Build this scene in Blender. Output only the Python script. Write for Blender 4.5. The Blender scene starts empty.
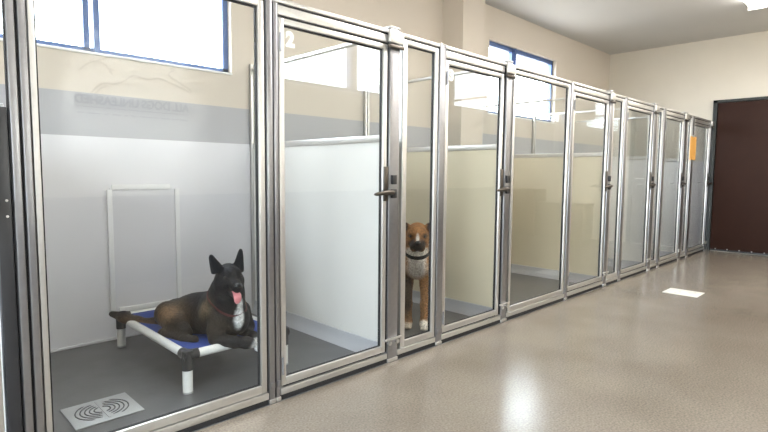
import bpy, bmesh, math, random
import numpy as np
from mathutils import Vector, Matrix

SC = bpy.context.scene
COL = SC.collection
random.seed(4)

# ------------------------------------------------------------------ camera geometry
FPX, PITCH, YAW, ROLL, EYE = 520.82, -0.0821, 0.7813, 0.0083, 1.05
_F = np.array([math.cos(PITCH) * math.sin(YAW), math.cos(PITCH) * math.cos(YAW), math.sin(PITCH)])
_R = np.cross(_F, [0, 0, 1]); _R /= np.linalg.norm(_R)
_U = np.cross(_R, _F)
R2 = math.cos(ROLL) * _R + math.sin(ROLL) * _U
U2 = -math.sin(ROLL) * _R + math.cos(ROLL) * _U


def P(px, py, Y):
    """world point at depth Y seen at a place of the photograph (used to read off positions)"""
    d = (px - 384) / FPX * R2 - (py - 216) / FPX * U2 + _F
    return np.array([0, 0, EYE]) + d * (Y / d[1])


# ------------------------------------------------------------------ materials
def new_mat(name):
    m = bpy.data.materials.new(name); m.use_nodes = True
    nt = m.node_tree
    b = nt.nodes['Principled BSDF']
    return m, nt, b


def plain(name, col, rough=.5, metal=0., spec=.5, noise=0., nscale=20., bump=0., bscale=200., coat=0.):
    m, nt, b = new_mat(name)
    b.inputs['Base Color'].default_value = (*col, 1)
    b.inputs['Roughness'].default_value = rough
    b.inputs['Metallic'].default_value = metal
    b.inputs['Specular IOR Level'].default_value = spec
    b.inputs['Coat Weight'].default_value = coat
    tc = nt.nodes.new('ShaderNodeTexCoord')
    if noise:
        n = nt.nodes.new('ShaderNodeTexNoise'); n.inputs['Scale'].default_value = nscale
        n.inputs['Detail'].default_value = 4
        nt.links.new(tc.outputs['Object'], n.inputs['Vector'])
        r = nt.nodes.new('ShaderNodeMapRange')
        r.inputs['From Min'].default_value = .3; r.inputs['From Max'].default_value = .7
        r.inputs['To Min'].default_value = 1 - noise; r.inputs['To Max'].default_value = 1 + noise
        nt.links.new(n.outputs['Fac'], r.inputs['Value'])
        mx = nt.nodes.new('ShaderNodeVectorMath'); mx.operation = 'SCALE'
        mx.inputs[0].default_value = col
        nt.links.new(r.outputs[0], mx.inputs['Scale'])
        nt.links.new(mx.outputs[0], b.inputs['Base Color'])
    if bump:
        n = nt.nodes.new('ShaderNodeTexNoise'); n.inputs['Scale'].default_value = bscale
        nt.links.new(tc.outputs['Object'], n.inputs['Vector'])
        bp = nt.nodes.new('ShaderNodeBump'); bp.inputs['Strength'].default_value = bump
        bp.inputs['Distance'].default_value = .01
        nt.links.new(n.outputs['Fac'], bp.inputs['Height'])
        nt.links.new(bp.outputs[0], b.inputs['Normal'])
    return m


def glass_mat(name, tint, f0=.043, rough=0.0):
    """thin clear sheet: Schlick reflection over straight-through transmission on each face"""
    m = bpy.data.materials.new(name); m.use_nodes = True
    nt = m.node_tree; nt.nodes.clear()
    out = nt.nodes.new('ShaderNodeOutputMaterial')
    tr = nt.nodes.new('ShaderNodeBsdfTransparent'); tr.inputs['Color'].default_value = (*tint, 1)
    gl = nt.nodes.new('ShaderNodeBsdfGlossy'); gl.inputs['Roughness'].default_value = rough
    lw = nt.nodes.new('ShaderNodeLayerWeight'); lw.inputs['Blend'].default_value = .5
    pw = nt.nodes.new('ShaderNodeMath'); pw.operation = 'POWER'; pw.inputs[1].default_value = 5
    ma = nt.nodes.new('ShaderNodeMath'); ma.operation = 'MULTIPLY_ADD'
    ma.inputs[1].default_value = 1 - f0; ma.inputs[2].default_value = f0
    mx = nt.nodes.new('ShaderNodeMixShader')
    nt.links.new(lw.outputs['Facing'], pw.inputs[0]); nt.links.new(pw.outputs[0], ma.inputs[0])
    nt.links.new(ma.outputs[0], mx.inputs[0]); nt.links.new(tr.outputs[0], mx.inputs[1])
    nt.links.new(gl.outputs[0], mx.inputs[2]); nt.links.new(mx.outputs[0], out.inputs[0])
    return m


def emis(name, col, s):
    m = bpy.data.materials.new(name); m.use_nodes = True
    nt = m.node_tree; nt.nodes.clear()
    out = nt.nodes.new('ShaderNodeOutputMaterial'); e = nt.nodes.new('ShaderNodeEmission')
    e.inputs[0].default_value = (*col, 1); e.inputs[1].default_value = s
    nt.links.new(e.outputs[0], out.inputs[0]); return m


def banded_wall(name, upper, band):
    """painted wall: beige above, a grey painted band below 1.508 m"""
    m, nt, b = new_mat(name)
    b.inputs['Roughness'].default_value = .55
    tc = nt.nodes.new('ShaderNodeNewGeometry')
    sx = nt.nodes.new('ShaderNodeSeparateXYZ'); nt.links.new(tc.outputs['Position'], sx.inputs[0])
    gt = nt.nodes.new('ShaderNodeMath'); gt.operation = 'GREATER_THAN'; gt.inputs[1].default_value = 1.508
    nt.links.new(sx.outputs['Z'], gt.inputs[0])
    mx = nt.nodes.new('ShaderNodeMix'); mx.data_type = 'RGBA'
    mx.inputs[6].default_value = (*band, 1); mx.inputs[7].default_value = (*upper, 1)
    nt.links.new(gt.outputs[0], mx.inputs[0]); nt.links.new(mx.outputs[2], b.inputs['Base Color'])
    return m


def concrete(name):
    m, nt, b = new_mat(name)
    tc = nt.nodes.new('ShaderNodeTexCoord')
    n1 = nt.nodes.new('ShaderNodeTexNoise'); n1.inputs['Scale'].default_value = 1.6; n1.inputs['Detail'].default_value = 6
    n2 = nt.nodes.new('ShaderNodeTexNoise'); n2.inputs['Scale'].default_value = 110; n2.inputs['Detail'].default_value = 3
    for n in (n1, n2): nt.links.new(tc.outputs['Object'], n.inputs['Vector'])
    r1 = nt.nodes.new('ShaderNodeValToRGB')
    r1.color_ramp.elements[0].position = .3; r1.color_ramp.elements[0].color = (*FLOOR_A, 1)
    r1.color_ramp.elements[1].position = .7; r1.color_ramp.elements[1].color = (*FLOOR_B, 1)
    nt.links.new(n1.outputs['Fac'], r1.inputs[0])
    r2 = nt.nodes.new('ShaderNodeMapRange')
    r2.inputs['From Min'].default_value = .3; r2.inputs['From Max'].default_value = .7
    r2.inputs['To Min'].default_value = .72; r2.inputs['To Max'].default_value = 1.25
    nt.links.new(n2.outputs['Fac'], r2.inputs['Value'])
    sc = nt.nodes.new('ShaderNodeVectorMath'); sc.operation = 'SCALE'
    nt.links.new(r1.outputs[0], sc.inputs[0]); nt.links.new(r2.outputs[0], sc.inputs['Scale'])
    nt.links.new(sc.outputs[0], b.inputs['Base Color'])
    b.inputs['Roughness'].default_value = .22
    b.inputs['Specular IOR Level'].default_value = .6
    bp = nt.nodes.new('ShaderNodeBump'); bp.inputs['Strength'].default_value = .025; bp.inputs['Distance'].default_value = .01
    n3 = nt.nodes.new('ShaderNodeTexNoise'); n3.inputs['Scale'].default_value = 35
    nt.links.new(tc.outputs['Object'], n3.inputs['Vector'])
    nt.links.new(n3.outputs['Fac'], bp.inputs['Height']); nt.links.new(bp.outputs[0], b.inputs['Normal'])
    return m


def fur_mat(name):
    m, nt, b = new_mat(name)
    at = nt.nodes.new('ShaderNodeAttribute'); at.attribute_name = 'fur'
    tc = nt.nodes.new('ShaderNodeTexCoord')
    n = nt.nodes.new('ShaderNodeTexNoise'); n.inputs['Scale'].default_value = 90; n.inputs['Detail'].default_value = 4
    nt.links.new(tc.outputs['Object'], n.inputs['Vector'])
    r = nt.nodes.new('ShaderNodeMapRange')
    r.inputs['From Min'].default_value = .3; r.inputs['From Max'].default_value = .7
    r.inputs['To Min'].default_value = .6; r.inputs['To Max'].default_value = 1.4
    nt.links.new(n.outputs['Fac'], r.inputs['Value'])
    s = nt.nodes.new('ShaderNodeVectorMath'); s.operation = 'SCALE'
    nt.links.new(at.outputs['Color'], s.inputs[0]); nt.links.new(r.outputs[0], s.inputs['Scale'])
    nt.links.new(s.outputs[0], b.inputs['Base Color'])
    b.inputs['Roughness'].default_value = .55
    b.inputs['Specular IOR Level'].default_value = .16
    bp = nt.nodes.new('ShaderNodeBump'); bp.inputs['Strength'].default_value = .5; bp.inputs['Distance'].default_value = .01
    nt.links.new(n.outputs['Fac'], bp.inputs['Height']); nt.links.new(bp.outputs[0], b.inputs['Normal'])
    return m


FLOOR_A, FLOOR_B = (.165, .14, .112), (.225, .195, .16)
BEIGE = (.60, .54, .465)
GREYB = (.40, .40, .425)
M = dict(
    beige=plain('beige_paint', BEIGE, .6, noise=.02, nscale=3),
    cream=plain('cream_paint', (.68, .64, .56), .6, noise=.02, nscale=3),
    banded=banded_wall('banded_paint', BEIGE, GREYB),
    frp=plain('washable_wall_panel', (.70, .695, .73), .35, noise=.015, nscale=4),
    ceiling=plain('ceiling_paint', (.56, .55, .53), .8, noise=.02, nscale=2),
    concrete=concrete('polished_concrete'),
    kfloor=plain('grey_kennel_coating', (.100, .102, .108), .35, noise=.12, nscale=9, bump=.05, bscale=60),
    alu=plain('brushed_aluminium', (.69, .68, .66), .42, 1.0, noise=.03, nscale=40),
    alud=plain('dull_aluminium', (.35, .35, .365), .36, 1.0, noise=.04, nscale=40),
    seal=plain('black_rubber', (.012, .012, .013), .6),
    steel=plain('dark_bronze_metal', (.13, .115, .10), .3, 1.0),
    glass=glass_mat('clear_glass', (.98, .99, .988), f0=.040),
    wglass=glass_mat('window_glass', (.97, .985, .99)),
    wframe=plain('blue_grey_window_frame', (.09, .15, .32), .4, .4),
    white=plain('white_paint', (.8, .8, .79), .5),
    panel=plain('off_white_partition_panel', (.70, .69, .665), .3, noise=.012, nscale=5),
    warmlitpanel=plain('warm_reflection_partition_panel', (.72, .655, .49), .3, noise=.012, nscale=5),  # partition panel with warm reflected light mixed into its colour
    cove=plain('grey_cove_base', (.42, .43, .46), .35),
    door=plain('dark_brown_door_paint', (.030, .012, .008), .6, spec=.2, noise=.08, nscale=5),
    doorf=plain('black_green_door_frame', (.016, .02, .019), .4),
    pvc=plain('white_pvc', (.78, .78, .76), .35),
    blackp=plain('black_plastic', (.018, .018, .02), .4),
    blue=plain('blue_cot_fabric', (.012, .05, .29), .7, noise=.15, nscale=120, bump=.3, bscale=400),
    orange=plain('orange_paper', (.68, .35, .08), .6),
    damper=plain('dark_damper_panel', (.10, .10, .11), .5),
    lamp=emis('lit_diffuser', (1, .965, .91), 10.0),
    sign=plain('dark_grey_letters', (.03, .03, .035), .5),
    decal=plain('white_vinyl', (.85, .85, .82), .5),
    plate=plain('white_drain_cover_plastic', (.70, .68, .64), .4),
    dgrey=plain('pale_grey_drain_metal', (.42, .43, .44), .45, .3),
    slot=plain('dark_slot', (.05, .05, .055), .6),
    cab=plain('dark_brown_laminate', (.09, .06, .04), .45),
    cabt=plain('brown_laminate_top', (.12, .085, .06), .4),
    fur=fur_mat('dog_fur'),
    eye=plain('dark_eye', (.012, .008, .006), .3),
    nose=plain('black_wet_nose', (.012, .012, .014), .25),
    tongue=plain('pink_tongue', (.62, .22, .24), .35),
    red=plain('red_webbing', (.075, .008, .008), .6),
    blackw=plain('black_webbing', (.012, .012, .013), .6),
    hatch=plain('grey_hatch_panel', (.66, .655, .69), .4),
    hatchf=plain('white_hatch_frame', (.76, .76, .77), .35),
)

# ------------------------------------------------------------------ mesh helpers
WL = {}      # world location of every object's origin


class MB:
    def __init__(self): self.bm = bmesh.new()

    def box(self, x0, x1, y0, y1, z0, z1, bev=0.0, seg=2):
        t = bmesh.new()
        vs = [t.verts.new((x, y, z)) for x in (x0, x1) for y in (y0, y1) for z in (z0, z1)]
        for f in ((0, 1, 3, 2), (4, 6, 7, 5), (0, 4, 5, 1), (2, 3, 7, 6), (0, 2, 6, 4), (1, 5, 7, 3)):
            t.faces.new([vs[i] for i in f])
        bmesh.ops.recalc_face_normals(t, faces=t.faces[:])
        if bev: bmesh.ops.bevel(t, geom=t.edges[:], offset=bev, segments=seg, affect='EDGES', profile=.5)
        self._add(t); return self

    def cyl(self, a, b, r, r2=None, seg=20, cap=True):
        a, b = Vector(a), Vector(b); d = b - a
        t = bmesh.new()
        bmesh.ops.create_cone(t, cap_ends=cap, segments=seg, radius1=r, radius2=r if r2 is None else r2, depth=d.length)
        q = Vector((0, 0, 1)).rotation_difference(d.normalized())
        bmesh.ops.transform(t, matrix=Matrix.Translation((a + b) / 2) @ q.to_matrix().to_4x4(), verts=t.verts[:])
        self._add(t); return self

    def ball(self, c, r, s=(1, 1, 1), seg=16):
        t = bmesh.new(); bmesh.ops.create_uvsphere(t, u_segments=seg, v_segments=seg // 2 + 2, radius=r)
        bmesh.ops.transform(t, matrix=Matrix.Translation(Vector(c)) @ Matrix.Diagonal((*s, 1)), verts=t.verts[:])
        self._add(t); return self

    def tube(self, pts, r, seg=10):
        """swept tube through points; r a number or a list"""
        pts = [Vector(p) for p in pts]; n = len(pts)
        rs = r if isinstance(r, (list, tuple)) else [r] * n
        t = bmesh.new(); rings = []; up = None
        for i, p in enumerate(pts):
            d = (pts[min(i + 1, n - 1)] - pts[max(i - 1, 0)]).normalized()
            if up is None:
                up = Vector((0, 0, 1)) if abs(d.z) < .9 else Vector((1, 0, 0))
            s = d.cross(up).normalized(); up = s.cross(d).normalized()
            rings.append([t.verts.new(p + rs[i] * (math.cos(a) * s + math.sin(a) * up)) for a in [2 * math.pi * k / seg for k in range(seg)]])
        for i in range(n - 1):
            for k in range(seg):
                t.faces.new((rings[i][k], rings[i][(k + 1) % seg], rings[i + 1][(k + 1) % seg], rings[i + 1][k]))
        t.faces.new(rings[0][::-1]); t.faces.new(rings[-1])
        bmesh.ops.recalc_face_normals(t, faces=t.faces[:])
        self._add(t); return self

    def prism(self, prof, axis, a0, a1):
        """closed 2-D profile swept along an axis ('x': profile in y,z; 'y': profile in x,z)"""
        t = bmesh.new()
        mk = (lambda u, v, w: (w, u, v)) if axis == 'x' else (lambda u, v, w: (u, w, v))
        A = [t.verts.new(mk(u, v, a0)) for u, v in prof]; B = [t.verts.new(mk(u, v, a1)) for u, v in prof]
        n = len(prof)
        for i in range(n): t.faces.new((A[i], A[(i + 1) % n], B[(i + 1) % n], B[i]))
        t.faces.new(A[::-1]); t.faces.new(B)
        bmesh.ops.recalc_face_normals(t, faces=t.faces[:])
        self._add(t); return self

    def _add(self, t):
        me = bpy.data.meshes.new('tmp'); t.to_mesh(me); t.free()
        self.bm.from_mesh(me); bpy.data.meshes.remove(me)

    def build(self, name, mat, parent=None, origin=None, smooth=None):
        me = bpy.data.meshes.new(name)
        if parent is not None: org = WL[parent.name]
        else: org = Vector(origin) if origin is not None else Vector((0, 0, 0))
        bmesh.ops.translate(self.bm, vec=-org, verts=self.bm.verts[:])
        self.bm.to_mesh(me); self.bm.free()
        return link_mesh(me, name, mat, parent, org, smooth)


def link_mesh(me, name, mat, parent, org, smooth=None):
    if mat is not None: me.materials.append(mat)
    o = bpy.data.objects.new(name, me); COL.objects.link(o)
    if parent is not None: o.parent = parent
    else: o.location = org
    WL[o.name] = Vector(org)
    if smooth == 'auto' or smooth is None:
        lim = math.radians(40)
        bm = bmesh.new(); bm.from_mesh(me)
        for f in bm.faces: f.smooth = True
        for e in bm.edges:
            e.smooth = len(e.link_faces) == 2 and e.calc_face_angle(0) < lim
        bm.to_mesh(me); bm.free()
    elif smooth:
        for p in me.polygons: p.use_smooth = True
    return o


def tag(o, label, cat, group=None, kind='thing'):
    o['label'] = label; o['category'] = cat; o['kind'] = kind
    if group: o['group'] = group
    return o


def thing(name, loc, label, cat, group=None):
    o = bpy.data.objects.new(name, None); COL.objects.link(o)
    o.location = loc; o.empty_display_size = .05
    WL[o.name] = Vector(loc)
    return tag(o, label, cat, group)


def struct(name, mb, mat, label, cat):
    o = mb.build(name, mat); o['kind'] = 'structure'; o['label'] = label; o['category'] = cat
    return o


def text_mesh(s, size, depth, bold=0.0):
    cu = bpy.data.curves.new('t', 'FONT'); cu.body = s; cu.size = size; cu.extrude = depth; cu.offset = bold
    cu.align_x = 'LEFT'
    o = bpy.data.objects.new('t', cu); COL.objects.link(o)
    bpy.context.view_layer.update()
    me = bpy.data.meshes.new_from_object(o.evaluated_get(bpy.context.evaluated_depsgraph_get()))
    bpy.data.objects.remove(o); bpy.data.curves.remove(cu)
    return me


# ------------------------------------------------------------------ the room
XA, XF = -1.9, 8.40            # near-side wall, far wall
YO, YB, Y0 = -1.05, 3.45, 1.985  # opposite wall, kennel back wall, kennel fronts
ZC = 2.932
KF = Y0 - .01

struct('floor', MB().box(XA - .1, XF + .1, YO - .1, KF, -.1, 0), M['concrete'], 'glossy speckled taupe concrete floor of the corridor', 'floor')
struct('floor_kennels', MB().box(XA - .1, XF + .1, KF, YB + .1, -.1, -.001), M['kfloor'], 'dark grey coated floor inside the kennels', 'floor')
struct('ceiling', MB().box(XA - .1, XF + .1, YO - .1, YB + .3, ZC, ZC + .1), M['ceiling'], 'plain grey ceiling', 'ceiling')
struct('wall_far', MB().box(XF, XF + .12, YO - .1, YB + .3, 0, ZC), M['cream'], 'cream wall at the far end of the corridor', 'wall')
NY0, NY1, NZ0, NZ1 = -.75, 1.65, .25, 2.55
struct('wall_near', MB().box(XA - .12, XA, YO - .1, NY0, 0, ZC).box(XA - .12, XA, NY1, YB + .3, 0, ZC).box(XA - .12, XA, NY0, NY1, 0, NZ0).box(XA - .12, XA, NY0, NY1, NZ1, ZC), M['beige'], 'beige wall behind the camera', 'wall')
struct('wall_opposite', MB().box(XA - .1, XF + .1, YO - .12, YO, 0, ZC), M['cream'], 'cream wall facing the kennels', 'wall')

struct('reflection_damper', MB().box(XA, XF - .4, YO, YO + .012, 0, .82), M['damper'], 'unseen dark panel added low on the wall facing the kennels', 'wall panel')  # unseen, added so the glass before the dark dog reflects less

# back wall with two window openings
SILL, HEAD = 1.736, 2.572
W = [(.40, 1.885), (5.075, 6.655)]
WT = .16
wb = MB()
wb.box(XA - .1, XF + .1, YB, YB + WT, 0, SILL)
wb.box(XA - .1, XF + .1, YB, YB + WT, HEAD, ZC)
xs = [XA - .1] + [v for w in W for v in w] + [XF + .1]
for i in range(0, len(xs), 2): wb.box(xs[i], xs[i + 1], YB, YB + WT, SILL, HEAD)
struct('wall_back', wb, M['banded'], 'beige back wall of the kennels with a grey painted band', 'wall')
struct('trim_1', MB().box(XA, 4.235, YB - .006, YB, 0, 1.253).box(4.605, XF, YB - .006, YB, 0, 1.253), M['frp'], 'pale grey washable panels on the lower back wall', 'wall panel')
struct('trim_2', MB().box(XF - .006, XF, Y0 + .05, YB - .006, 0, 1.253), M['frp'], 'pale grey washable panel on the end wall inside the last kennel', 'wall panel')
struct('baseboard_back', MB().box(XA, 4.235, YB - .018, YB - .006, 0, .012).box(4.605, XF, YB - .018, YB - .006, 0, .012), M['frp'], 'thin pale strip along the foot of the back wall', 'baseboard')
struct('trim_3', MB().box(4.235, 4.605, 3.19, YB, 0, ZC), M['beige'], 'square beige pillar rising behind the kennels', 'pillar')
for i, (x0, x1) in enumerate(W):
    fy0, fy1 = YB + .05, YB + .10
    r = tag(MB().box(x0, x1, fy0 - .062, fy0, SILL - .002, SILL + .012, .003).build('window_%d' % (i + 1), M['white']),
            ('blue-framed sliding window over the first kennel with the dark dog', 'dark-framed sliding window high on the wall beyond the pillar')[i], 'window', None, 'structure')
    f = MB()
    t = .028
    f.box(x0, x1, fy0, fy1, SILL + .012, SILL + .046); f.box(x0, x1, fy0, fy1, HEAD - .05, HEAD)
    f.box(x0, x0 + t, fy0, fy1, SILL, HEAD); f.box(x1 - t - .012, x1, fy0, fy1, SILL, HEAD)
    xm = x0 + .60
    f.box(xm - .045, xm - .012, fy0, fy1, SILL, HEAD); f.box(xm + .008, xm + .042, fy0 - .012, fy1, SILL, HEAD)
    f.build('window_frame', M['wframe'], r)
    MB().box(x0 + t, xm - .045, fy0 + .02, fy0 + .026, SILL + .03, HEAD - .05).build('pane', M['wglass'], r)
    MB().box(xm + .042, x1 - t, fy0 + .02, fy0 + .026, SILL + .03, HEAD - .05).build('pane', M['wglass'], r)

# unseen glazed opening added behind the camera to let in fill daylight
f = MB()
for y in (NY0, (NY0 + NY1) / 2 - .025, NY1 - .05): f.box(XA - .09, XA - .03, y, y + .05, NZ0, NZ1)
for z in (NZ0, NZ1 - .05): f.box(XA - .09, XA - .03, NY0, NY1, z, z + .05)
r = tag(f.build('window_3', M['wframe']), 'large unseen window added behind the camera for fill daylight', 'window', None, 'structure')
MB().box(XA - .063, XA - .057, NY0 + .04, NY1 - .04, NZ0 + .04, NZ1 - .04).build('pane', M['wglass'], r)

# far door
dx = XF
d = MB().box(dx - .035, dx - .004, 1.0, 1.93, .012, 2.045, .003).build('door_1', M['door'])
tag(d, 'dark brown door at the far end of the corridor', 'door', None, 'structure')
MB().box(dx - .05, dx - .002, 1.935, 1.985, 0, 2.085).box(dx - .05, dx - .002, .94, .995, 0, 2.085).box(dx - .05, dx - .002, .94, 1.985, 2.05, 2.085).build('door_frame', M['doorf'], d)
MB().box(dx - .04, dx - .0355, 1.0, 1.93, .012, .035).build('door_sweep', M['blackp'], d)
sw = MB()
for k in range(5): sw.ball((dx - .042, 1.86 - k * .14, .04), .008)
sw.build('screw', M['alu'], d)
hd = MB().cyl((dx - .035, 1.06, 1.0), (dx - .085, 1.06, 1.0), .012).cyl((dx - .08, 1.06, 1.0), (dx - .08, 1.17, 1.0), .009).build('door_handle', M['alu'], d)

# ------------------------------------------------------------------ kennel fronts
YG = Y0 + .018      # glass plane
FD = .034           # member depth
ordinal = ['first', 'second', 'third', 'fourth', 'fifth', 'sixth', 'seventh']


def frame(x0, x1, z0, z1, sl=.028, sr=.028, st=.026, sb=.036):
    m = MB(); y0, y1 = Y0 + .002, Y0 + FD; b = .003
    m.box(x0, x0 + sl, y0, y1, z0, z1, b); m.box(x1 - sr, x1, y0, y1, z0, z1, b)
    m.box(x0 + sl, x1 - sr, y0, y1, z1 - st, z1, b); m.box(x0 + sl, x1 - sr, y0, y1, z0, z0 + sb, b)
    return m


def infill(root, x0, x1, z0, z1, sl=.028, sr=.028, st=.026, sb=.036):
    g = .006
    a0, a1, b0, b1 = x0 + sl, x1 - sr, z0 + sb, z1 - st
    y0, y1 = YG - .003, YG + .009
    MB().box(a0, a0 + g, y0, y1, b0, b1).box(a1 - g, a1, y0, y1, b0, b1).box(a0 + g, a1 - g, y0, y1, b1 - g, b1).box(a0 + g, a1 - g, y0, y1, b0, b0 + g * .5).build('gasket', M['seal'], root)
    MB().box(a0 + .002, a1 - .002, YG, YG + .006, b0 + .002, b1 - .002).build('glass_pane', M['glass'], root)


DZ0, DZ1 = .064, 1.726
PZ0, PZ1 = .058, 1.777


def lever(root, x):
    """lever handle of a kennel door; x is the latch-side edge, the lever points back over the glass"""
    z = .945; y = Y0 - .002
    h = MB()
    h.box(x - .030, x + .002, y - .008, y, z - .045, z + .14, .003)
    h.cyl((x - .014, y, z), (x - .014, y - .052, z), .013, seg=16)
    h.tube([(x - .005, y - .05, z + .004), (x - .035, y - .054, z + .006), (x - .075, y - .052, z + .002), (x - .12, y - .046, z - .004), (x - .135, y - .044, z - .005)], [.013, .012, .011, .009, .005], 12)
    return h.build('lever_handle', M['steel'], root)


def make_door(x0, x1, label, num=None):
    t = thing('kennel_gate', (x0, Y0, 0), label, 'gate', 'glass kennel doors')
    frame(x0, x1, DZ0, DZ1).build('gate_frame', M['alu'], t)
    infill(t, x0, x1, DZ0, DZ1)
    lever(t, x1)
    for z in (.16, 1.62):
        MB().cyl((x0 + .007, Y0 - .004, z - .04), (x0 + .007, Y0 - .004, z + .04), .005, seg=12).build('hinge', M['alud'], t)
    MB().box(x0 + .02, x1 - .02, Y0 + .012, Y0 + .02, .055, DZ0).build('door_sweep', M['seal'], t)
    if num:
        me = text_mesh(num, .088, .0008, .0055)
        me.transform(Matrix.Rotation(math.radians(90), 4, 'X'))
        me.transform(Matrix.Translation((.026 + .022, YG - .0012 - Y0, 1.615)))
        link_mesh(me, 'door_number', M['decal'], t, Vector((x0, Y0, 0)), False)
    return t


def make_side(x0, x1, label, sl=.028):
    t = thing('kennel_side_panel', (x0, Y0, 0), label, 'glass panel', 'fixed glass side panels')
    frame(x0, x1, PZ0, PZ1, sl).build('panel_frame', M['alu'], t)
    infill(t, x0, x1, PZ0, PZ1, sl)
    return t


def make_post(x0, x1, label, top=1.822, latch=False):
    t = thing('kennel_post', ((x0 + x1) / 2, Y0, 0), label, 'post', 'aluminium kennel posts')
    MB().box(x0, x1, Y0 - .004, Y0 + .042, .004, top - .006, .004).build('post_tube', M['alud'], t)
    MB().box(x0 - .001, x1 + .001, Y0 - .006, Y0 + .044, top - .006, top + (.0 if not latch else .004), .003).build('post_cap', M['alu'], t)
    MB().box(x0 - .002, x1 + .002, Y0 - .008, Y0 + .046, 0, .02, .003).build('foot', M['alu'], t)
    MB().box(x0 - .0028, x0 + .001, Y0 + .006, Y0 + .03, .06, top - .05).box(x1 - .001, x1 + .0028, Y0 + .006, Y0 + .03, .06, top - .05).build('edge_seal', M['seal'], t)
    if latch:
        z = .945
        s = MB().box(x0 + .012, x0 + .045, Y0 - .020, Y0 - .004, z + .045, z + .095, .003)
        s.build('latch_strike', M['blackp'], t)
        MB().box(x0 + .008, x0 + .042, Y0 - .026, Y0 - .004, z - .03, z + .02, .005).build('lock_block', M['blackp'], t)
        MB().box(x0 - .02, x1 + .012, Y0 - .022, Y0 - .0045, 1.735, 1.80, .006).build('top_clamp', M['alu'], t)
        MB().box(x0 - .024, x1 + .016, Y0 - .024, Y0 - .0045, 1.708, 1.727, .006).build('clamp_ring', M['steel'], t)
        lb = MB().box(x0 - .028, x1 + .028, Y0 - .016, Y0 - .0045, .125, .138, .003)
        lb.cyl((x0 + .01, Y0 - .016, .11), (x0 + .01, Y0 - .004, .11), .012).cyl((x1 - .006, Y0 - .016, .11), (x1 - .006, Y0 - .004, .11), .012)
        lb.build('foot_latch', M['alu'], t)
    else:
        MB().box(x0 + .004, x1 - .004, Y0 - .012, Y0 - .0045, .07, .10, .002).build('foot_bracket', M['alud'], t)
    return t


doors = [(-.46, .272, 'glass kennel door cut off at the left edge of the photo', None),
         (1.312, 1.988, 'glass kennel door bearing the white number 2', '2'),
         (2.482, 3.112, 'glass kennel door bearing the white number 3', '3'),
         (4.155, 4.862, 'glass kennel door right of the wide panel, beyond the door numbered 3', None),
         (5.300, 6.015, 'glass kennel door second beyond the door numbered 3', None),
         (6.435, 7.095, 'glass kennel door just before the orange sheet', None),
         (7.53, 8.27, 'glass kennel door last before the brown door, beyond the orange sheet', None)]
for dd in doors: make_door(*dd)
sides = [(.385, 1.238, 'wide fixed glass panel in front of the dark dog on the cot', .018),
         (2.108, 2.412, 'narrow fixed glass panel in front of the brown and white dog', .038),
         (3.235, 4.092, 'wide fixed glass panel right of the door numbered 3'),
         (4.955, 5.225, 'narrow fixed glass panel after the third lever handle in the row'),
         (6.15, 6.345, 'narrow fixed glass panel after the fourth lever handle in the row'),
         (7.225, 7.425, 'narrow fixed glass panel with the orange sheet on its edge')]
for ss in sides: make_side(*ss)
posts = [(.326, .349, 'slim post at the left edge of the wide front panel, outer of two', 1.822, False),
         (.357, .380, 'slim post at the left edge of the wide front panel, inner of two', 1.822, False),
         (1.246, 1.276, 'post between the dark dog\'s panel and the door numbered 2, left of the pair', 1.83, False),
         (1.282, 1.304, 'post carrying the hinges of the door numbered 2', 1.79, False),
         (2.002, 2.078, 'latch post between the door numbered 2 and the brown and white dog', 1.822, True),
         (2.420, 2.474, 'post carrying the hinges of the door numbered 3', 1.81, False),
         (3.138, 3.208, 'latch post right of the door numbered 3', 1.822, True),
         (4.100, 4.146, 'post at the right edge of the wide panel beyond door 3', 1.805, False),
         (4.878, 4.945, 'latch post with the third lever handle from the left', 1.822, True),
         (5.235, 5.292, 'hinge post just right of the third lever handle', 1.805, False),
         (6.040, 6.135, 'latch post with the fourth lever handle from the left', 1.822, True),
         (6.355, 6.425, 'hinge post just right of the fourth lever handle', 1.805, False),
         (7.110, 7.210, 'latch post with the fifth lever handle, left of the orange sheet', 1.822, True),
         (7.435, 7.520, 'hinge post directly behind the orange sheet', 1.805, False),
         (8.285, 8.36, 'latch post ending the row beside the brown door', 1.80, True)]
for pp in posts: make_post(*pp)

# top rail runs in front of nothing: it sits above frames, between the posts
t = thing('top_rail', (.2, Y0, 1.78), 'long aluminium rail along the top of all the kennel fronts', 'rail')
m = MB(); h = MB(); s = MB()
edges = [-.47, *[v for p in posts for v in (p[0], p[1])], 8.395]
for i in range(0, len(edges), 2):
    a, b = edges[i], edges[i + 1]
    if b - a < .03: continue
    m.box(a, b, Y0 - .002, Y0 + .036, 1.786, 1.806, .004)
    s.box(a, b, Y0 + .004, Y0 + .03, 1.778, 1.786)
m.build('rail', M['alu'], t)
for dd in doors:
    MB().box(dd[0] - .004, dd[1] + .004, Y0, Y0 + .036, 1.736, 1.777, .004).build('door_header', M['alu'], t)
    s.box(dd[0] - .004, dd[1] + .004, Y0 + .008, Y0 + .03, 1.727, 1.736)
s.build('seal_strip', M['seal'], t)
t = thing('base_rail', (.2, Y0, 0), 'low aluminium rail on black strip at the foot of the kennel fronts', 'rail')
m = MB(); k = MB()
for i in range(0, len(edges), 2):
    a, b = edges[i], edges[i + 1]
    if b - a < .03: continue
    m.box(a + .003, b - .003, Y0 - .004, Y0 + .038, .024, .054, .003)
    k.box(a + .003, b - .003, Y0 - .001, Y0 + .034, .001, .024)
m.build('rail', M['alu'], t); k.build('rubber_strip', M['seal'], t)

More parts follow.
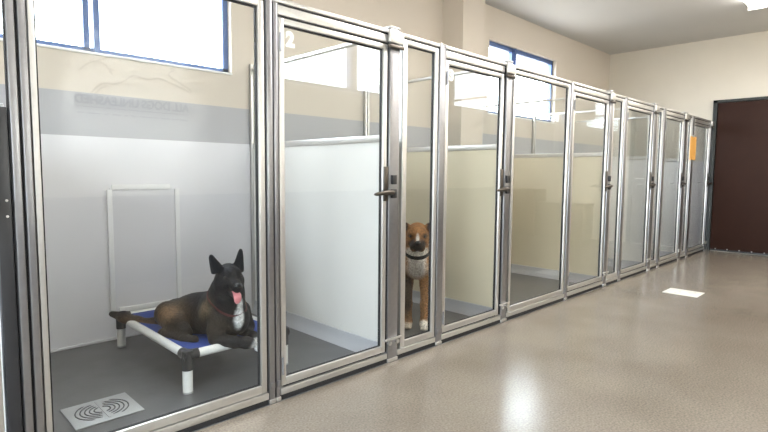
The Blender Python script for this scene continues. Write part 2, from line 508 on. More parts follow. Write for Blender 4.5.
# ------------------------------------------------------------------ partitions between kennels
parts = [(.301, 'low partition with glass top at the far left edge of the photo'),
         (2.04, 'white partition with glass top behind the door numbered 2'),
         (3.173, 'cream partition with glass top behind the door numbered 3'),  # cream tint stands for warm reflected light
         (4.911, 'cream partition with glass top behind the third lever handle'),  # cream tint stands for warm reflected light
         (6.087, 'pale partition with glass top behind the fourth lever handle'),
         (7.16, 'pale partition with glass top behind the fifth lever handle')]
for xc, lab in parts:
    ya, yb = Y0 + .05, YB - .008
    t = thing('kennel_partition', (xc, ya, 0), lab, 'partition', 'partitions between the kennels')
    MB().box(xc - .012, xc + .012, ya, yb - .03, 0, 1.225).build('solid_panel', M['panel'] if 'cream' not in lab else M['warmlitpanel'], t)
    MB().box(xc - .02, xc + .02, ya, yb - .03, 1.222, 1.26, .004).build('middle_rail', M['alu'], t)
    MB().box(xc - .003, xc + .003, ya + .004, yb - .03, 1.258, 1.79).build('glass_pane', M['glass'], t)
    MB().box(xc - .02, xc + .02, ya, yb - .03, 1.785, 1.803, .003).build('top_channel', M['alu'], t)
    MB().box(xc - .024, xc - .006, yb - .028, yb, 0, 1.83, .002).box(xc + .006, xc + .024, yb - .028, yb, 0, 1.83, .002).box(xc - .024, xc + .024, yb - .01, yb, 0, 1.83).build('wall_channel', M['alu'], t)
    for sx in (-1, 1):
        pr = [(xc + sx * .0125, 0), (xc + sx * .052, 0), (xc + sx * .046, .012), (xc + sx * .03, .03), (xc + sx * .021, .06), (xc + sx * .018, .085), (xc + sx * .0125, .088)]
        MB().prism(pr, 'y', ya, yb - .03).build('cove_base', M['cove'], t)
    if xc < 1:
        MB().box(xc - .019, xc + .018, Y0, Y0 + .05, .057, 1.245, .003).build('edge_cap', M['blackp'], t)
        for z in (.905, .955): MB().cyl((xc + .006, Y0 + .001, z), (xc + .006, Y0 - .004, z), .004, seg=10).build('screw', M['alu'], t)

# ------------------------------------------------------------------ dog hatch on the back wall
hx0, hx1, hz0, hz1 = 1.03, 1.475, .185, .965
t = thing('dog_hatch', (hx0, YB - .007, hz0), 'white-framed grey dog hatch on the back wall behind the cot', 'hatch')
MB().box(hx0 + .02, hx1 - .02, YB - .014, YB - .0065, hz0, hz1 - .02).build('hatch_panel', M['hatch'], t)
fr = MB().box(hx0, hx0 + .03, YB - .026, YB - .0065, hz0, hz1 - .03, .003).box(hx1 - .03, hx1, YB - .026, YB - .0065, hz0, hz1 - .03, .003)
fr.box(hx0 + .03, hx1 - .06, YB - .026, YB - .0065, hz1 - .03, hz1, .003).box(hx0 + .05, hx1 + .02, YB - .026, YB - .0065, hz0 - .02, hz0 + .012, .003)
fr.build('hatch_frame', M['hatchf'], t)

# ------------------------------------------------------------------ drains
cx, cy = .683, 2.436
t = thing('floor_drain', (cx, cy, 0), 'grey slotted floor drain in front of the raised dog cot', 'drain')
MB().box(cx - .135, cx + .135, cy - .124, cy + .124, -.0005, .005, .002).build('drain_plate', M['dgrey'], t)
bar = MB().box(cx - .004, cx + .004, cy - .10, cy + .10, .005, .0075).build('centre_bar', M['dgrey'], t)
sl = MB()
for r in (.030, .047, .064, .081, .098):
    for side in (0, math.pi):
        pts = []
        for k in range(-8, 9):
            a = side + k / 8 * math.radians(76 if r < .09 else 60)
            pts.append((cx + math.cos(a) * r * 1.06, cy + math.sin(a) * r, .0052))
        sl.tube(pts, [.001] + [.0028] * 15 + [.001], 6)
sl.build('slots', M['slot'], t)
bm_holes = MB()

t = thing('drain_cover', (5.16, 1.375, 0), 'white rectangular cover plate lying in the corridor floor', 'drain cover')
MB().box(5.045, 5.278, 1.235, 1.515, 0, .006, .002).build('cover_plate', M['plate'], t)
sc = MB()
for (ax, ay) in ((5.09, 1.42), (5.15, 1.40), (5.17, 1.33), (5.20, 1.29)): sc.cyl((ax, ay, .005), (ax, ay, .0075), .009, seg=12)
sc.build('screw', M['alud'], t)

# ------------------------------------------------------------------ orange sheet
tag(MB().box(7.345, 7.60, Y0 - .012, Y0 - .009, 1.25, 1.545).build('paper_sheet', M['orange']), 'orange paper sheet hung on the kennel fronts near the far end', 'paper sheet')
t = [o for o in COL.objects if o.name == 'paper_sheet'][0]
MB().box(7.44, 7.50, Y0 - .0165, Y0 - .0045, 1.535, 1.56, .002).build('clip', M['alu'], t)

# ------------------------------------------------------------------ ceiling lights; nearest one and the row by the opposite wall added as fill
for x, yc, lab in ((.9, 1.08, 'unseen ceiling light added near the camera as fill'), (3.3, 1.08, 'ceiling light over the middle of the corridor'), (6.27, 1.08, 'ceiling light at the top right corner of the photo'), (4.7, -.35, 'unseen ceiling light added as fill near the wall facing the kennels, middle of the corridor'), (7.3, -.35, 'unseen ceiling light added as fill near the wall facing the kennels, far end of the corridor')):
    t = thing('ceiling_light', (x, yc, ZC), lab, 'ceiling light', 'corridor ceiling lights')
    hl = .62 if x > 1 else .32
    a, b, c, e = x - hl, x + hl, yc - .28, yc + .28
    MB().box(a, a + .03, c, e, ZC - .10, ZC - .001, .004).box(b - .03, b, c, e, ZC - .10, ZC - .001, .004).box(a + .03, b - .03, c + .02, e - .02, ZC - .012, ZC - .001).build('light_housing', M['white'], t)
    MB().prism([(c, ZC - .014), (c + .01, ZC - .06), (c + .06, ZC - .09), (e - .06, ZC - .09), (e - .01, ZC - .06), (e, ZC - .014)], 'x', a + .031, b - .031).build('wraparound_lens', M['lamp'], t)

# ------------------------------------------------------------------ lettered sign on the opposite wall (seen mirrored in the front glass)
t = thing('wall_sign', (1.8, YO, 1.6), 'grey lettered sign with leaping greyhound, mirrored in the front glass panel', 'sign')


def sign_text(s, x_left, x_right, z, size, name, depth=.003, bold=0.):
    me = text_mesh(s, size, depth, bold)
    xs_ = [v.co.x for v in me.vertices]; w = max(xs_) - min(xs_)
    me.transform(Matrix.Diagonal(((x_left - x_right) / w, 1, 1, 1)))
    me.transform(Matrix.Rotation(math.radians(90), 4, 'X'))          # faces -Y
    me.transform(Matrix.Rotation(math.radians(180), 4, 'Z'))         # faces +Y, reads towards -X
    me.transform(Matrix.Translation((x_left - 1.8, .007, z - 1.6)))
    return link_mesh(me, name, M['sign'], t, Vector((1.8, YO, 1.6)), False)


sign_text('ALL DOGS UNLEASHED', 2.29, 1.285, 1.632, .104, 'lettering', bold=.0035)
MB().box(1.29, 2.285, YO, YO + .006, 1.600, 1.606).build('rule_line', M['sign'], t)
tg = MB(); tx = 2.275
for k, wv in enumerate((.07, .05, .09, .03, .11, .06, .03, .08, .05, .10, .06)):
    tg.box(tx - wv, tx, YO, YO + .003, 1.545, 1.556); tx -= wv + .024
tg.build('tagline', M['sign'], t)
lg = MB()


def stroke(pts, r=.008):
    P3 = [Vector((x, YO + .004, z)) for x, z in pts]
    # Catmull-Rom smoothing
    q = []
    for i in range(len(P3) - 1):
        p0, p1, p2, p3 = P3[max(i - 1, 0)], P3[i], P3[i + 1], P3[min(i + 2, len(P3) - 1)]
        for k in range(5):
            u = k / 5
            q.append(.5 * ((2 * p1) + (p2 - p0) * u + (2 * p0 - 5 * p1 + 4 * p2 - p3) * u * u + (3 * p1 - p0 - 3 * p2 + p3) * u ** 3))
    q.append(P3[-1]); n = len(q)
    lg.tube(q, [r * .5] + [r] * (n - 2) + [r * .5], 6)


# leaping greyhound, head towards +X
stroke([(1.33, 1.90), (1.40, 1.97), (1.47, 2.00), (1.55, 1.98), (1.60, 1.90), (1.58, 1.95), (1.62, 1.94)])
stroke([(1.42, 1.72), (1.46, 1.77), (1.52, 1.82), (1.62, 1.825), (1.70, 1.86), (1.78, 1.92), (1.90, 1.90), (2.00, 1.93)])
stroke([(1.45, 1.71), (1.50, 1.77), (1.56, 1.80)])
stroke([(2.00, 1.93), (2.10, 1.90), (2.22, 1.86), (2.30, 1.83), (2.31, 1.85), (2.20, 1.91), (2.10, 1.97), (2.16, 2.03)])
stroke([(1.47, 2.00), (1.60, 2.06), (1.75, 2.07), (1.90, 2.04), (2.02, 2.08), (2.12, 2.14), (2.24, 2.12), (2.27, 2.09), (2.16, 2.06), (2.12, 2.02)])
lg.build('emblem', M['sign'], t)

# unseen spotlight added to brighten the lettered sign for its reflection
t = thing('sign_fill_light', (1.8, YO + .75, ZC), 'unseen spotlight added to brighten the lettered sign', 'spotlight')
MB().cyl((1.8, YO + .75, ZC), (1.8, YO + .75, ZC - .12), .012).build('fill_light_stem', M['white'], t)
MB().cyl((1.8, YO + .78, ZC - .10), (1.8, YO + .70, ZC - .22), .05, .06, seg=24).build('fill_light_shade', M['white'], t)
L = bpy.data.lights.new('spot', 'SPOT'); L.energy = 680; L.spot_size = math.radians(64); L.spot_blend = 1.; L.shadow_soft_size = .05; L.color = (.86, .93, 1.)
o = bpy.data.objects.new('spot', L); COL.objects.link(o); o.location = (1.8, YO + .69, ZC - .235)
o.rotation_euler = Vector((0, -.69, -.86)).to_track_quat('-Z', 'Y').to_euler()

# ------------------------------------------------------------------ low furniture at the far end of the opposite wall (reflected in the glass)
t = thing('storage_cabinet', (8.2, -.66, 0), 'tall brown cabinet at the far end, seen only mirrored in kennel glass', 'cabinet', None)
MB().box(8.0, 8.385, -.88, -.44, .03, .80, .004).build('cabinet_body', M['cab'], t)
MB().box(7.985, 8.0, -.875, -.445, .05, .785, .003).build('cabinet_door', M['cab'], t)
MB().box(8.03, 8.37, -.86, -.46, 0, .03).build('plinth', M['blackp'], t)
t = thing('storage_bench', (8.2, 0, 0), 'low brown bench at the far end, seen only mirrored in kennel glass', 'bench', None)
MB().box(8.0, 8.385, -.43, .40, .03, .55, .004).build('bench_body', M['cab'], t)
MB().box(7.98, 8.388, -.435, .41, .55, .59, .004).build('bench_top', M['cabt'], t)
MB().box(8.03, 8.37, -.40, .38, 0, .03).build('plinth', M['blackp'], t)

# ------------------------------------------------------------------ raised cot
c0 = (1.035, 2.36); c1 = (1.575, 3.27); cz = .182
t = thing('dog_cot', ((c0[0] + c1[0]) / 2, (c0[1] + c1[1]) / 2, 0), 'raised dog cot with blue fabric and white pipe frame under the dark dog', 'dog bed')
tr = .021
for (a, b) in (((c0[0], c0[1]), (c1[0], c0[1])), ((c0[0], c1[1]), (c1[0], c1[1])), ((c0[0], c0[1]), (c0[0], c1[1])), ((c1[0], c0[1]), (c1[0], c1[1]))):
    dv = Vector((b[0] - a[0], b[1] - a[1], 0)).normalized() * .04
    MB().cyl((a[0] + dv.x, a[1] + dv.y, cz), (b[0] - dv.x, b[1] - dv.y, cz), tr, seg=24).build('frame_tube', M['pvc'], t)
for x in (c0[0], c1[0]):
    for y in (c0[1], c1[1]):
        sx = 1 if x == c0[0] else -1; sy = 1 if y == c0[1] else -1
        k = MB().cyl((x - sx * .022, y, cz), (x + sx * .052, y, cz), .0255, seg=20).cyl((x, y - sy * .022, cz), (x, y + sy * .052, cz), .0255, seg=20).cyl((x, y, cz - .07), (x, y, cz + .024), .0265, seg=20)
        cn = k.build('corner_connector', M['blackp'], t)
        lgm = MB().cyl((x, y, .006), (x, y, cz - .06), .0235, seg=20).build('leg', M['pvc'], t)
        MB().cyl((x, y, 0), (x, y, .008), .0245, seg=20).build('foot_cap', M['dgrey'], lgm)
bm = bmesh.new(); N = 18
vs = []
for i in range(N + 1):
    for j in range(N + 1):
        u, v = i / N, j / N
        sag = (u * (1 - u) * v * (1 - v)) * 16 * .022
        vs.append(bm.verts.new((c0[0] + .012 + u * (c1[0] - c0[0] - .024), c0[1] + .012 + v * (c1[1] - c0[1] - .024), cz + .012 - sag)))
for i in range(N):
    for j in range(N):
        a = i * (N + 1) + j
        bm.faces.new((vs[a], vs[a + N + 1], vs[a + N + 2], vs[a + 1]))
bmesh.ops.recalc_face_normals(bm, faces=bm.faces[:])
ret = bmesh.ops.solidify(bm, geom=bm.faces[:], thickness=.004)
m = MB(); m.bm.free(); m.bm = bm
m.build('sling_fabric', M['blue'], t, smooth=True)


# ------------------------------------------------------------------ implicit modelling for the dogs
class Field:
    def __init__(self, lo, hi, h):
        self.lo = np.array(lo, float); self.h = h
        n = np.ceil((np.array(hi) - self.lo) / h).astype(int) + 1
        self.n = n
        self.ax = [self.lo[i] + h * np.arange(n[i]) for i in range(3)]
        self.D = np.full(n, .2)

    def _sub(self, lo, hi):
        a = np.clip(np.floor((lo - self.lo) / self.h).astype(int), 0, self.n - 1)
        b = np.clip(np.ceil((hi - self.lo) / self.h).astype(int) + 1, 1, self.n)
        g = np.meshgrid(*[self.ax[i][a[i]:b[i]] for i in range(3)], indexing='ij')
        return tuple(slice(a[i], b[i]) for i in range(3)), np.stack(g, -1)

    def _union(self, sl, d, k):
        o = self.D[sl]
        h = np.clip(.5 + .5 * (o - d) / k, 0, 1)
        self.D[sl] = o * (1 - h) + d * h - k * h * (1 - h)

    def cone(self, a, b, ra, rb, k=.025):
        a, b = np.array(a, float), np.array(b, float); m = max(ra, rb) + .07
        if min(a.min(), b.min()) == np.inf: return
        sl, p = self._sub(np.minimum(a, b) - m, np.maximum(a, b) + m)
        ba = b - a; L = ba @ ba
        t = np.clip(((p - a) @ ba) / max(L, 1e-9), 0, 1)
        d = np.linalg.norm(p - a - t[..., None] * ba, axis=-1) - (ra + (rb - ra) * t)
        self._union(sl, d, k)

    def chain(self, pts, rs, k=.025):
        for i in range(len(pts) - 1): self.cone(pts[i], pts[i + 1], rs[i], rs[i + 1], k)

    def ell(self, c, axes, radii, k=.025):
        c = np.array(c, float); A = np.array(axes, float); r = np.array(radii, float); m = r.max() + .06
        sl, p = self._sub(c - m, c + m)
        q = (p - c) @ A.T
        k0 = np.linalg.norm(q / r, axis=-1); k1 = np.linalg.norm(q / (r * r), axis=-1)
        d = k0 * (k0 - 1) / np.maximum(k1, 1e-6)
        self._union(sl, d, k)

    def tri(self, a, b, c, th, k=.012):
        a, b, c = (np.array(v, float) for v in (a, b, c)); m = th + .05
        sl, p = self._sub(np.minimum(np.minimum(a, b), c) - m, np.maximum(np.maximum(a, b), c) + m)
        n = np.cross(b - a, c - a); n /= np.linalg.norm(n)
        inside = np.ones(p.shape[:-1], bool); de = None
        for u, v in ((a, b), (b, c), (c, a)):
            e = v - u; w = p - u
            t = np.clip((w @ e) / (e @ e), 0, 1)
            dd = np.linalg.norm(w - t[..., None] * e, axis=-1)
            de = dd if de is None else np.minimum(de, dd)
            inside &= (np.cross(np.broadcast_to(e, w.shape), w) @ n) >= 0
        dn = np.abs((p - a) @ n)
        self._union(sl, np.where(inside, dn, de) - th, k)

    def dent(self, c, r, k=.01):
        c = np.array(c, float); sl, p = self._sub(c - r - .03, c + r + .03)
        d = r - np.linalg.norm(p - c, axis=-1); o = self.D[sl]
        h = np.clip(.5 - .5 * (o - d) / k, 0, 1)
        self.D[sl] = o * (1 - h) + d * h + k * h * (1 - h)

    def val(self, p):
        q = (np.array(p) - self.lo) / self.h
        i = np.clip(np.floor(q).astype(int), 0, self.n - 2); f = q - i; s = 0
        for dx in (0, 1):
            for dy in (0, 1):
                for dz in (0, 1):
                    w = (f[0] if dx else 1 - f[0]) * (f[1] if dy else 1 - f[1]) * (f[2] if dz else 1 - f[2])
                    s += w * self.D[i[0] + dx, i[1] + dy, i[2] + dz]
        return s

    def march(self, p, d, start=.15):
        """surface point met when coming from outside along -d towards p"""
        d = np.array(d, float); d /= np.linalg.norm(d); p = np.array(p, float)
        t = start
        while t > -.1:
            if self.val(p + d * t) < 0: break
            t -= .002
        return p + d * t

    def mesh(self, name):
        D, h = self.D, self.h
        s = D < 0
        nx, ny, nz = D.shape
        acc = np.zeros((nx - 1, ny - 1, nz - 1, 3)); cnt = np.zeros((nx - 1, ny - 1, nz - 1))
        cs = [(i, j, k) for i in (0, 1) for j in (0, 1) for k in (0, 1)]
        cut = lambda A, c: A[c[0]:nx - 1 + c[0], c[1]:ny - 1 + c[1], c[2]:nz - 1 + c[2]]
        for ia in range(8):
            for ib in range(ia + 1, 8):
                a, b = np.array(cs[ia]), np.array(cs[ib])
                if abs(a - b).sum() != 1: continue
                da, db = cut(D, a), cut(D, b)
                x = cut(s, a) != cut(s, b)
                t = np.where(x, da / np.where(x, da - db, 1), 0)
                acc += np.where(x[..., None], a + t[..., None] * (b - a), 0); cnt += x
        act = cnt > 0
        idx = np.full(act.shape, -1); idx[act] = np.arange(act.sum())
        I = np.argwhere(act)
        V = self.lo + h * (I + acc[act] / cnt[act][:, None])
        Fs = []
        for ax in range(3):
            u, v = (ax + 1) % 3, (ax + 2) % 3
            sa = [slice(None)] * 3; sb = [slice(None)] * 3
            sa[ax] = slice(0, -1); sb[ax] = slice(1, None)
            x = s[tuple(sa)] != s[tuple(sb)]
            for p in np.argwhere(x):
                if p[u] == 0 or p[v] == 0 or p[u] >= D.shape[u] - 1 or p[v] >= D.shape[v] - 1: continue
                q = []
                for du, dv in ((-1, -1), (0, -1), (0, 0), (-1, 0)):
                    c = p.copy(); c[u] += du; c[v] += dv; q.append(idx[tuple(c)])
                Fs.append(q if s[tuple(p)] else q[::-1])
        me = bpy.data.meshes.new(name)
        me.from_pydata([tuple(v) for v in V], [], [tuple(int(i) for i in f) for f in Fs])
        me.update()
        return me, V


def paint(me, V, base, spots):
    """fur markings and painted shade: each spot is (centre, axes or None, radii, colour, softness)"""
    C = np.tile(np.array(base, float), (len(V), 1))
    rng = np.random.RandomState(3)
    jit = rng.normal(0, 1, (len(V), 1)) * .12
    for c, A, r, col, soft in spots:
        q = V - np.array(c)
        if A is not None: q = q @ np.array(A).T
        d = np.linalg.norm(q / np.array(r), axis=1)[:, None] + jit * soft
        w = np.clip((1 + soft - d) / (2 * soft), 0, 1); w = w * w * (3 - 2 * w)
        C = C * (1 - w) + np.array(col) * w
    at = me.color_attributes.new('fur', 'FLOAT_COLOR', 'POINT')
    at.data.foreach_set('color', np.concatenate([C, np.ones((len(V), 1))], 1).astype(np.float32).ravel())


def collar(F, c, axis, width, name, mat, parent, org, lift=.004):
    axis = np.array(axis, float); axis /= np.linalg.norm(axis)
    u = np.cross(axis, [0, 0, 1]); u /= np.linalg.norm(u); v = np.cross(axis, u)
    bm = bmesh.new(); n = 40; rings = []
    for off, ex in ((-width / 2, -.002), (-width / 2, lift), (width / 2, lift), (width / 2, -.002)):
        ring = []
        for k in range(n):
            a = 2 * math.pi * k / n; d = math.cos(a) * u + math.sin(a) * v
            o = np.array(c) + axis * off; t = .02
            while t < .14 and F.val(o + d * t) < 0: t += .002
            ring.append(o + d * (t + ex))
        rings.append(ring)
    vv = [[bm.verts.new(tuple(p - np.array(org))) for p in r] for r in rings]
    for i in range(4):
        for k in range(n):
            bm.faces.new((vv[i][k], vv[i][(k + 1) % n], vv[(i + 1) % 4][(k + 1) % n], vv[(i + 1) % 4][k]))
    bmesh.ops.recalc_face_normals(bm, faces=bm.faces[:])
    me = bpy.data.meshes.new(name); bm.to_mesh(me); bm.free()
    return link_mesh(me, name, mat, parent, Vector(org))


def basis(fwd, up=(0, 0, 1), roll=0.):
    f = np.array(fwd, float); f /= np.linalg.norm(f)
    l = np.cross(up, f); l /= np.linalg.norm(l); u = np.cross(f, l)
    c, s = math.cos(roll), math.sin(roll)
    return f, c * l + s * u, -s * l + c * u


def finish_dog(F, name, label, spots, base, org, zmin):
    F.D = F.D
    me, V = F.mesh(name)
    paint(me, V, base, spots)
    me.transform(Matrix.Translation(-Vector(org)))
    o = link_mesh(me, name, M['fur'], None, Vector(org), True)
    return tag(o, label, 'dog')


def blob(name, mat, c, axes, radii, parent, org):
    t = bmesh.new(); bmesh.ops.create_uvsphere(t, u_segments=16, v_segments=12, radius=1)
    A = np.array(axes)
    for v in t.verts:
        p = np.array(c) + (np.array(v.co) * np.array(radii)) @ A
        v.co = Vector(p - np.array(org))
    me = bpy.data.meshes.new(name); t.to_mesh(me); t.free()
    return link_mesh(me, name, mat, parent, Vector(org), True)


# ------------------------------------------------------------------ dark dog lying on the cot
def dark_dog():
    F = Field((.88, 2.08, .12), (1.72, 3.42, .86), .0055)
    rump, mid, chest = P(178, 315, 2.90), P(197, 314, 2.73), P(222, 314, 2.55)
    fore = P(233, 319, 2.45)
    F.chain([rump, mid, chest, fore], [.096, .103, .112, .086], .04)
    F.cone(P(190, 308, 2.80), P(217, 304, 2.58), .07, .078, .03)
    # haunch, knee, shank and hind foot of the near side
    F.cone(P(168, 314, 2.84), P(176, 323, 2.70), .072, .058, .03)
    F.cone(P(176, 323, 2.70), P(186, 333, 2.60), .05, .034, .02)
    F.chain([P(184, 336, 2.60), P(168, 335, 2.70), P(163, 334, 2.74)], [.030, .030, .030], .015)
    F.chain([P(166, 336, 2.70), P(184, 339, 2.57), P(194, 340, 2.52)], [.026, .023, .024], .012)
    # tail over the edge of the cot
    F.chain([P(163, 322, 2.98), P(150, 325, 3.02), P(137, 322.5, 3.08), P(124, 317, 3.17), P(112, 314.0, 3.24)], [.045, .036, .034, .031, .017], .02)
    # neck
    F.chain([P(222, 306, 2.52), P(227, 292, 2.46), P(228, 281, 2.42)], [.098, .082, .066], .035)
    F.cone(P(232, 312, 2.44), P(231, 296, 2.40), .075, .06, .03)
    # near foreleg and far foreleg
    F.chain([P(221, 317, 2.46), P(217, 331, 2.43), P(216, 338, 2.41)], [.062, .047, .036], .025)
    F.chain([P(216, 339, 2.40), P(234, 342, 2.31), P(246, 342.5, 2.28)], [.034, .029, .027], .015)
    F.chain([P(246, 342.5, 2.28), P(251, 343, 2.265)], [.031, .026], .012)
    F.chain([P(240, 311, 2.52), P(246, 326, 2.47), P(246, 333, 2.45)], [.058, .042, .034], .02)
    F.chain([P(246, 333, 2.45), P(253, 337, 2.36), P(257.5, 341, 2.29)], [.032, .028, .025], .015)
    F.chain([P(257.5, 341, 2.285), P(258.5, 347, 2.262)], [.028, .023], .012)
    # head
    H = P(229.3, 275.5, 2.38)
    f, l, u = basis((-.20, -.97, -.02), roll=.0)
    at = lambda a, b, c: H + a * f + b * l + c * u
    F.cone(at(-.015, 0, .0), at(.03, 0, -.002), .060, .054, .02)
    for s in (1, -1):
        F.cone(at(.0, s * .034, -.030), at(.045, s * .022, -.035), .040, .030, .02)       # cheeks
        F.cone(at(.045, s * .026, .018), at(.055, s * .014, .018), .014, .012, .012)       # brows
    F.cone(at(.045, 0, -.018), at(.128, 0, -.036), .038, .025, .016)                       # muzzle
    F.cone(at(.03, 0, -.055), at(.105, 0, -.083), .028, .016, .012)                        # lower jaw, mouth open
    F.cone(at(-.02, 0, -.06), at(-.03, 0, -.10), .066, .07, .03)
    # ears: image-left (dog's right, l negative) and image-right
    F.tri(P(213.0, 272.5, 2.385), P(221.0, 266.5, 2.375), P(211.2, 256.0, 2.385), .0085, .012)
    F.tri(P(213.0, 272.5, 2.40), P(219.0, 271, 2.375), P(211.2, 258.0, 2.385), .010, .012)
    F.tri(P(234.5, 266.0, 2.375), P(242.0, 269.0, 2.385), P(240.6, 250.2, 2.38), .0085, .012)
    F.tri(P(236.5, 270.0, 2.375), P(242.0, 270.5, 2.40), P(240.6, 253.0, 2.38), .010, .012)
    BLK = (.008, .008, .010)
    BRN = (.015, .0105, .007)
    TAN = (.17, .10, .05)
    WHT = (.62, .62, .62)
    I3 = None
    spots = [
        (P(195, 325, 2.60), I3, (.20, .22, .10), BRN, .5),
        (P(170, 316, 2.75), I3, (.10, .10, .09), (.075, .048, .026), .6),
        (P(167, 313, 2.74), I3, (.045, .06, .05), TAN, .7),
        (P(178, 330, 2.62), I3, (.05, .06, .04), BRN, .6),
        (P(135, 324, 3.10), I3, (.22, .16, .05), (.085, .05, .026), .5),
        (P(113, 315.5, 3.28), I3, (.03, .04, .03), BLK, .5),
        (P(204, 310, 2.50), I3, (.022, .05, .07), (.15, .11, .07), .7),
        (P(213, 303, 2.47), I3, (.03, .03, .03), (.06, .05, .035), .8),
        (P(212, 325, 2.45), I3, (.09, .09, .06), (.02, .015, .010), .6),
        (H, I3, (.13, .13, .13), BLK, .15),
        (P(238.5, 317, 2.37), I3, (.026, .055, .060), WHT, .35),
        (P(240.5, 305, 2.35), I3, (.018, .05, .03), WHT, .4),
        (P(245, 300, 2.43), I3, (.030, .06, .026), (.28, .18, .09), .5),
        (P(259, 346, 2.25), I3, (.045, .05, .042), (.68, .68, .67), .25),
    ]
    for e in ((215.5, 268.5), (239.3, 262)):
        pass
    org = tuple(P(205, 340, 2.62)); org = (org[0], org[1], .196)
    o = finish_dog(F, 'dog', 'black and brown shepherd dog lying on the blue cot with its tongue out', spots, BLK, org, .19)
    nz = F.march(at(.13, 0, -.026), f)
    blob('nose', M['nose'], nz - .006 * f + .004 * u, (f, l, u), (.014, .019, .014), o, org)
    for s in (1, -1):
        e = F.march(at(.04, s * .029, .004), f + .35 * s * l)
        blob('eye', M['eye'], e - .003 * f, (f, l, u), (.008, .009, .008), o, org)
    # tongue hanging out between the jaws
    tb = bmesh.new()
    path = [at(.085, .0, -.058), at(.112, 0, -.064), at(.128, .0, -.072), at(.134, -.0, -.086), at(.133, 0, -.102), at(.130, 0, -.114)]
    wd = [.016, .018, .019, .019, .016, .007]
    mt = MB(); mt.bm.free(); mt.bm = tb
    rings = []
    for p, w in zip(path, wd):
        ring = []
        for k in range(12):
            a = 2 * math.pi * k / 12
            ring.append(tb.verts.new(tuple(p + l * w * math.cos(a) + (u * .35 + f * .8) * .006 * math.sin(a))))
        rings.append(ring)
    for i in range(len(rings) - 1):
        for k in range(12): tb.faces.new((rings[i][k], rings[i][(k + 1) % 12], rings[i + 1][(k + 1) % 12], rings[i + 1][k]))
    tb.faces.new(rings[0][::-1]); tb.faces.new(rings[-1])
    bmesh.ops.recalc_face_normals(tb, faces=tb.faces[:])
    mt.build('tongue', M['tongue'], o, smooth=True)
    a0, a1 = P(222, 306, 2.52), P(228, 284, 2.42)
    collar(F, a0 * .55 + a1 * .45, a1 - a0, .010, 'collar', M['red'], o, org, .0015)
    return o


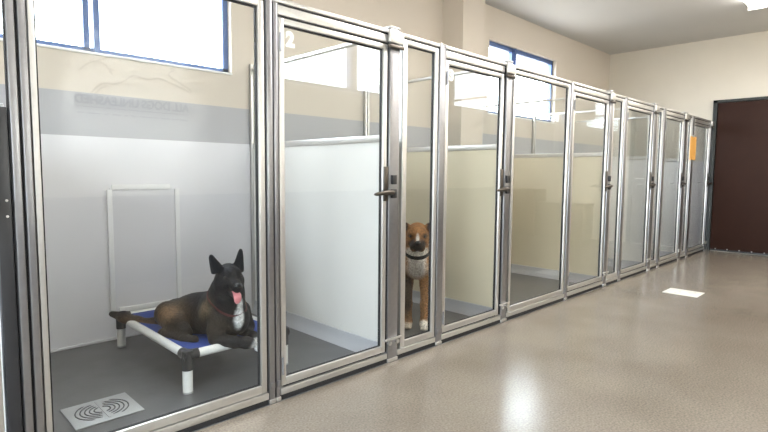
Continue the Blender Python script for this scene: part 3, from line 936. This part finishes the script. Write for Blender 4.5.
# ------------------------------------------------------------------ brown and white dog standing in the next kennel
def brown_dog():
    F = Field((2.38, 2.05, -.03), (3.16, 3.06, .82), .0055)
    g = np.array([.735, .678, 0.]); g /= np.linalg.norm(g)      # towards the tail
    f0 = -g
    l0 = np.cross([0, 0, 1], f0)                                # dog's left = image right
    base = np.array([2.604, 2.308, 0.])
    at0 = lambda a, b, c: base - a * g + b * l0 + np.array([0, 0, c])   # a forward, b left, c up
    # trunk
    F.chain([at0(.01, 0, .45), at0(-.10, 0, .46), at0(-.28, 0, .47), at0(-.42, 0, .48)], [.086, .098, .086, .082], .04)
    F.cone(at0(.02, 0, .41), at0(-.16, 0, .42), .07, .085, .03)
    F.chain([at0(-.46, 0, .50), at0(-.54, 0, .44), at0(-.58, 0, .34)], [.025, .02, .012], .02)
    # neck
    F.chain([at0(-.03, 0, .48), at0(.03, 0, .56), at0(.05, 0, .61)], [.082, .07, .062], .03)
    # legs
    for s in (1, -1):
        fx = .0 if s == 1 else -.025
        F.chain([at0(fx, s * .055, .42), at0(fx - .015, s * .062, .30), at0(fx - .005, s * .056, .16), at0(fx, s * .052, .045)], [.058, .038, .028, .025], .02)
        F.chain([at0(fx, s * .052, .035), at0(fx + .045, s * .054, .022)], [.030, .026], .012)
        for tt in (-1, 0, 1):
            F.cone(at0(fx + .045, s * .054 + tt * .013, .02), at0(fx + .062, s * .054 + tt * .014, .014), .013, .011, .006)
        F.chain([at0(-.40, s * .06, .43), at0(-.36, s * .075, .30), at0(-.47, s * .07, .15), at0(-.455, s * .07, .04)], [.075, .048, .026, .023], .02)
        F.chain([at0(-.455, s * .07, .03), at0(-.40, s * .07, .02)], [.026, .023], .012)
    # head
    H = at0(.085, .0, .652)
    f, l, u = basis(f0 + np.array([0, 0, -.12]))
    K = 1.13
    at = lambda a, b, c: H + K * (a * f + b * l + c * u)
    F.cone(at(-.02, 0, .0), at(.025, 0, .0), .066 * K, .058 * K, .02)
    for s in (1, -1):
        F.cone(at(.0, s * .038, -.03), at(.04, s * .026, -.035), .043, .036, .02)
        F.cone(at(.05, s * .028, .016), at(.056, s * .014, .018), .014, .012, .012)
        F.cone(at(.055, s * .017, -.04), at(.105, s * .019, -.052), .031, .027, .012)   # flews
        # folded button ears
        F.tri(at(-.005, s * .044, .045), at(-.01, s * .074, .014), at(.0, s * .094, .072), .011, .012)
        F.tri(at(.0, s * .094, .072), at(.0, s * .058, .056), at(.03, s * .088, .020), .011, .010)
    F.cone(at(.045, 0, -.022), at(.108, 0, -.032), .040, .030, .014)
    F.cone(at(.03, 0, -.06), at(.085, 0, -.074), .03, .02, .012)
    F.cone(at(-.03, 0, -.05), at(-.03, 0, -.09), .062, .064, .03)
    BR = (.30, .145, .055); DK = (.035, .022, .016); WH = (.66, .62, .56)
    AX = (f, l, u)
    A0 = (f0, l0, (0, 0, 1))
    spots = [
        (at0(-.40, 0, .28), A0, (.26, .16, .36), (.045, .028, .018), .25),  # shade between the legs, painted into belly and hindquarters
        (at0(.05, 0, .50), A0, (.14, .060, .085), WH, .3),
        (at0(.07, .0, .42), A0, (.09, .065, .065), (.45, .42, .39), .5),
        (at(.03, 0, -.105), AX, (.11, .085, .042), WH, .25),
        (at(.09, 0, -.04), AX, (.075, .064, .042), (.028, .02, .016), .3),
        (at(.04, .032, .004), AX, (.045, .026, .022), (.045, .025, .014), .4),
        (at(.04, -.032, .004), AX, (.045, .026, .022), (.045, .025, .014), .4),
        (at(.08, 0, -.004), AX, (.06, .010, .030), WH, .4),
        (at(.09, 0, -.085), AX, (.04, .026, .018), WH, .4),
        (at(.0, .085, .052), AX, (.06, .036, .045), DK, .2),
        (at(.0, -.085, .052), AX, (.06, .036, .045), DK, .2),
        (at0(.05, .054, .02), A0, (.07, .05, .045), (.75, .70, .63), .25),
        (at0(.03, -.054, .02), A0, (.06, .05, .025), (.5, .42, .34), .3),
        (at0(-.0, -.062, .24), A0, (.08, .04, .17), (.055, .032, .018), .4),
    ]
    org = tuple(base)
    o = finish_dog(F, 'dog', 'brown and white dog standing behind the narrow glass panel', spots, BR, org, 0)
    nz = F.march(at(.11, 0, -.022), f)
    blob('nose', M['nose'], nz - .006 * f + .004 * u, (f, l, u), (.014, .020, .014), o, org)
    for s in (1, -1):
        e = F.march(at(.04, s * .031, .004), f + .3 * s * l)
        blob('eye', M['eye'], e - .003 * f, (f, l, u), (.008, .009, .008), o, org)
    a0, a1 = at0(.0, 0, .50), at0(.045, 0, .61)
    collar(F, a0 * .72 + a1 * .28, a1 - a0, .024, 'collar', M['blackw'], o, org)
    return o


dark_dog()
brown_dog()

# ------------------------------------------------------------------ light, sky, camera
w = bpy.data.worlds.new('sky'); SC.world = w; w.use_nodes = True
bg = w.node_tree.nodes['Background']
nt = w.node_tree
tc = nt.nodes.new('ShaderNodeTexCoord'); sx = nt.nodes.new('ShaderNodeSeparateXYZ')
rp = nt.nodes.new('ShaderNodeValToRGB')          # overcast sky above the horizon, paler ground below it
rp.color_ramp.elements[0].position = .48; rp.color_ramp.elements[0].color = (.36, .345, .32, 1)
rp.color_ramp.elements[1].position = .52; rp.color_ramp.elements[1].color = (.86, .93, 1.0, 1)
mr = nt.nodes.new('ShaderNodeMapRange'); mr.inputs['From Min'].default_value = -1
nt.links.new(tc.outputs['Generated'], sx.inputs[0]); nt.links.new(sx.outputs['Z'], mr.inputs['Value'])
nt.links.new(mr.outputs[0], rp.inputs[0]); nt.links.new(rp.outputs[0], bg.inputs[0])
bg.inputs[1].default_value = 10.0
L = bpy.data.lights.new('window_portal', 'AREA'); L.shape = 'RECTANGLE'; L.size = NY1 - NY0; L.size_y = NZ1 - NZ0; L.cycles.is_portal = True
o = bpy.data.objects.new('window_portal', L); COL.objects.link(o)
o.location = (XA - .1, (NY0 + NY1) / 2, (NZ0 + NZ1) / 2); o.rotation_euler = (0, math.radians(-90), 0)
L.size, L.size_y = NZ1 - NZ0, NY1 - NY0
for (x0, x1) in W:
    L = bpy.data.lights.new('window_portal', 'AREA'); L.shape = 'RECTANGLE'
    L.size = x1 - x0; L.size_y = HEAD - SILL; L.cycles.is_portal = True
    o = bpy.data.objects.new('window_portal', L); COL.objects.link(o)
    o.location = ((x0 + x1) / 2, YB + .12, (SILL + HEAD) / 2); o.rotation_euler = (math.radians(-90), 0, 0)

cam = bpy.data.cameras.new('camera'); co = bpy.data.objects.new('camera', cam); COL.objects.link(co)
cam.sensor_width = 36; cam.sensor_fit = 'HORIZONTAL'; cam.lens = 36 * FPX / 768; cam.clip_start = .02
mw = Matrix([[R2[i], U2[i], -_F[i], (0, 0, EYE)[i]] for i in range(3)] + [[0, 0, 0, 1]])
co.matrix_world = mw
SC.camera = co
SC.view_settings.view_transform = 'Standard'; SC.view_settings.look = 'None'
SC.view_settings.gamma = 1; SC.view_settings.use_curve_mapping = False
SC.view_settings.exposure = 1.12
SC.cycles.transparent_max_bounces = 40
SC.cycles.max_bounces = 10
SC.cycles.diffuse_bounces = 6
SC.cycles.sample_clamp_indirect = 6
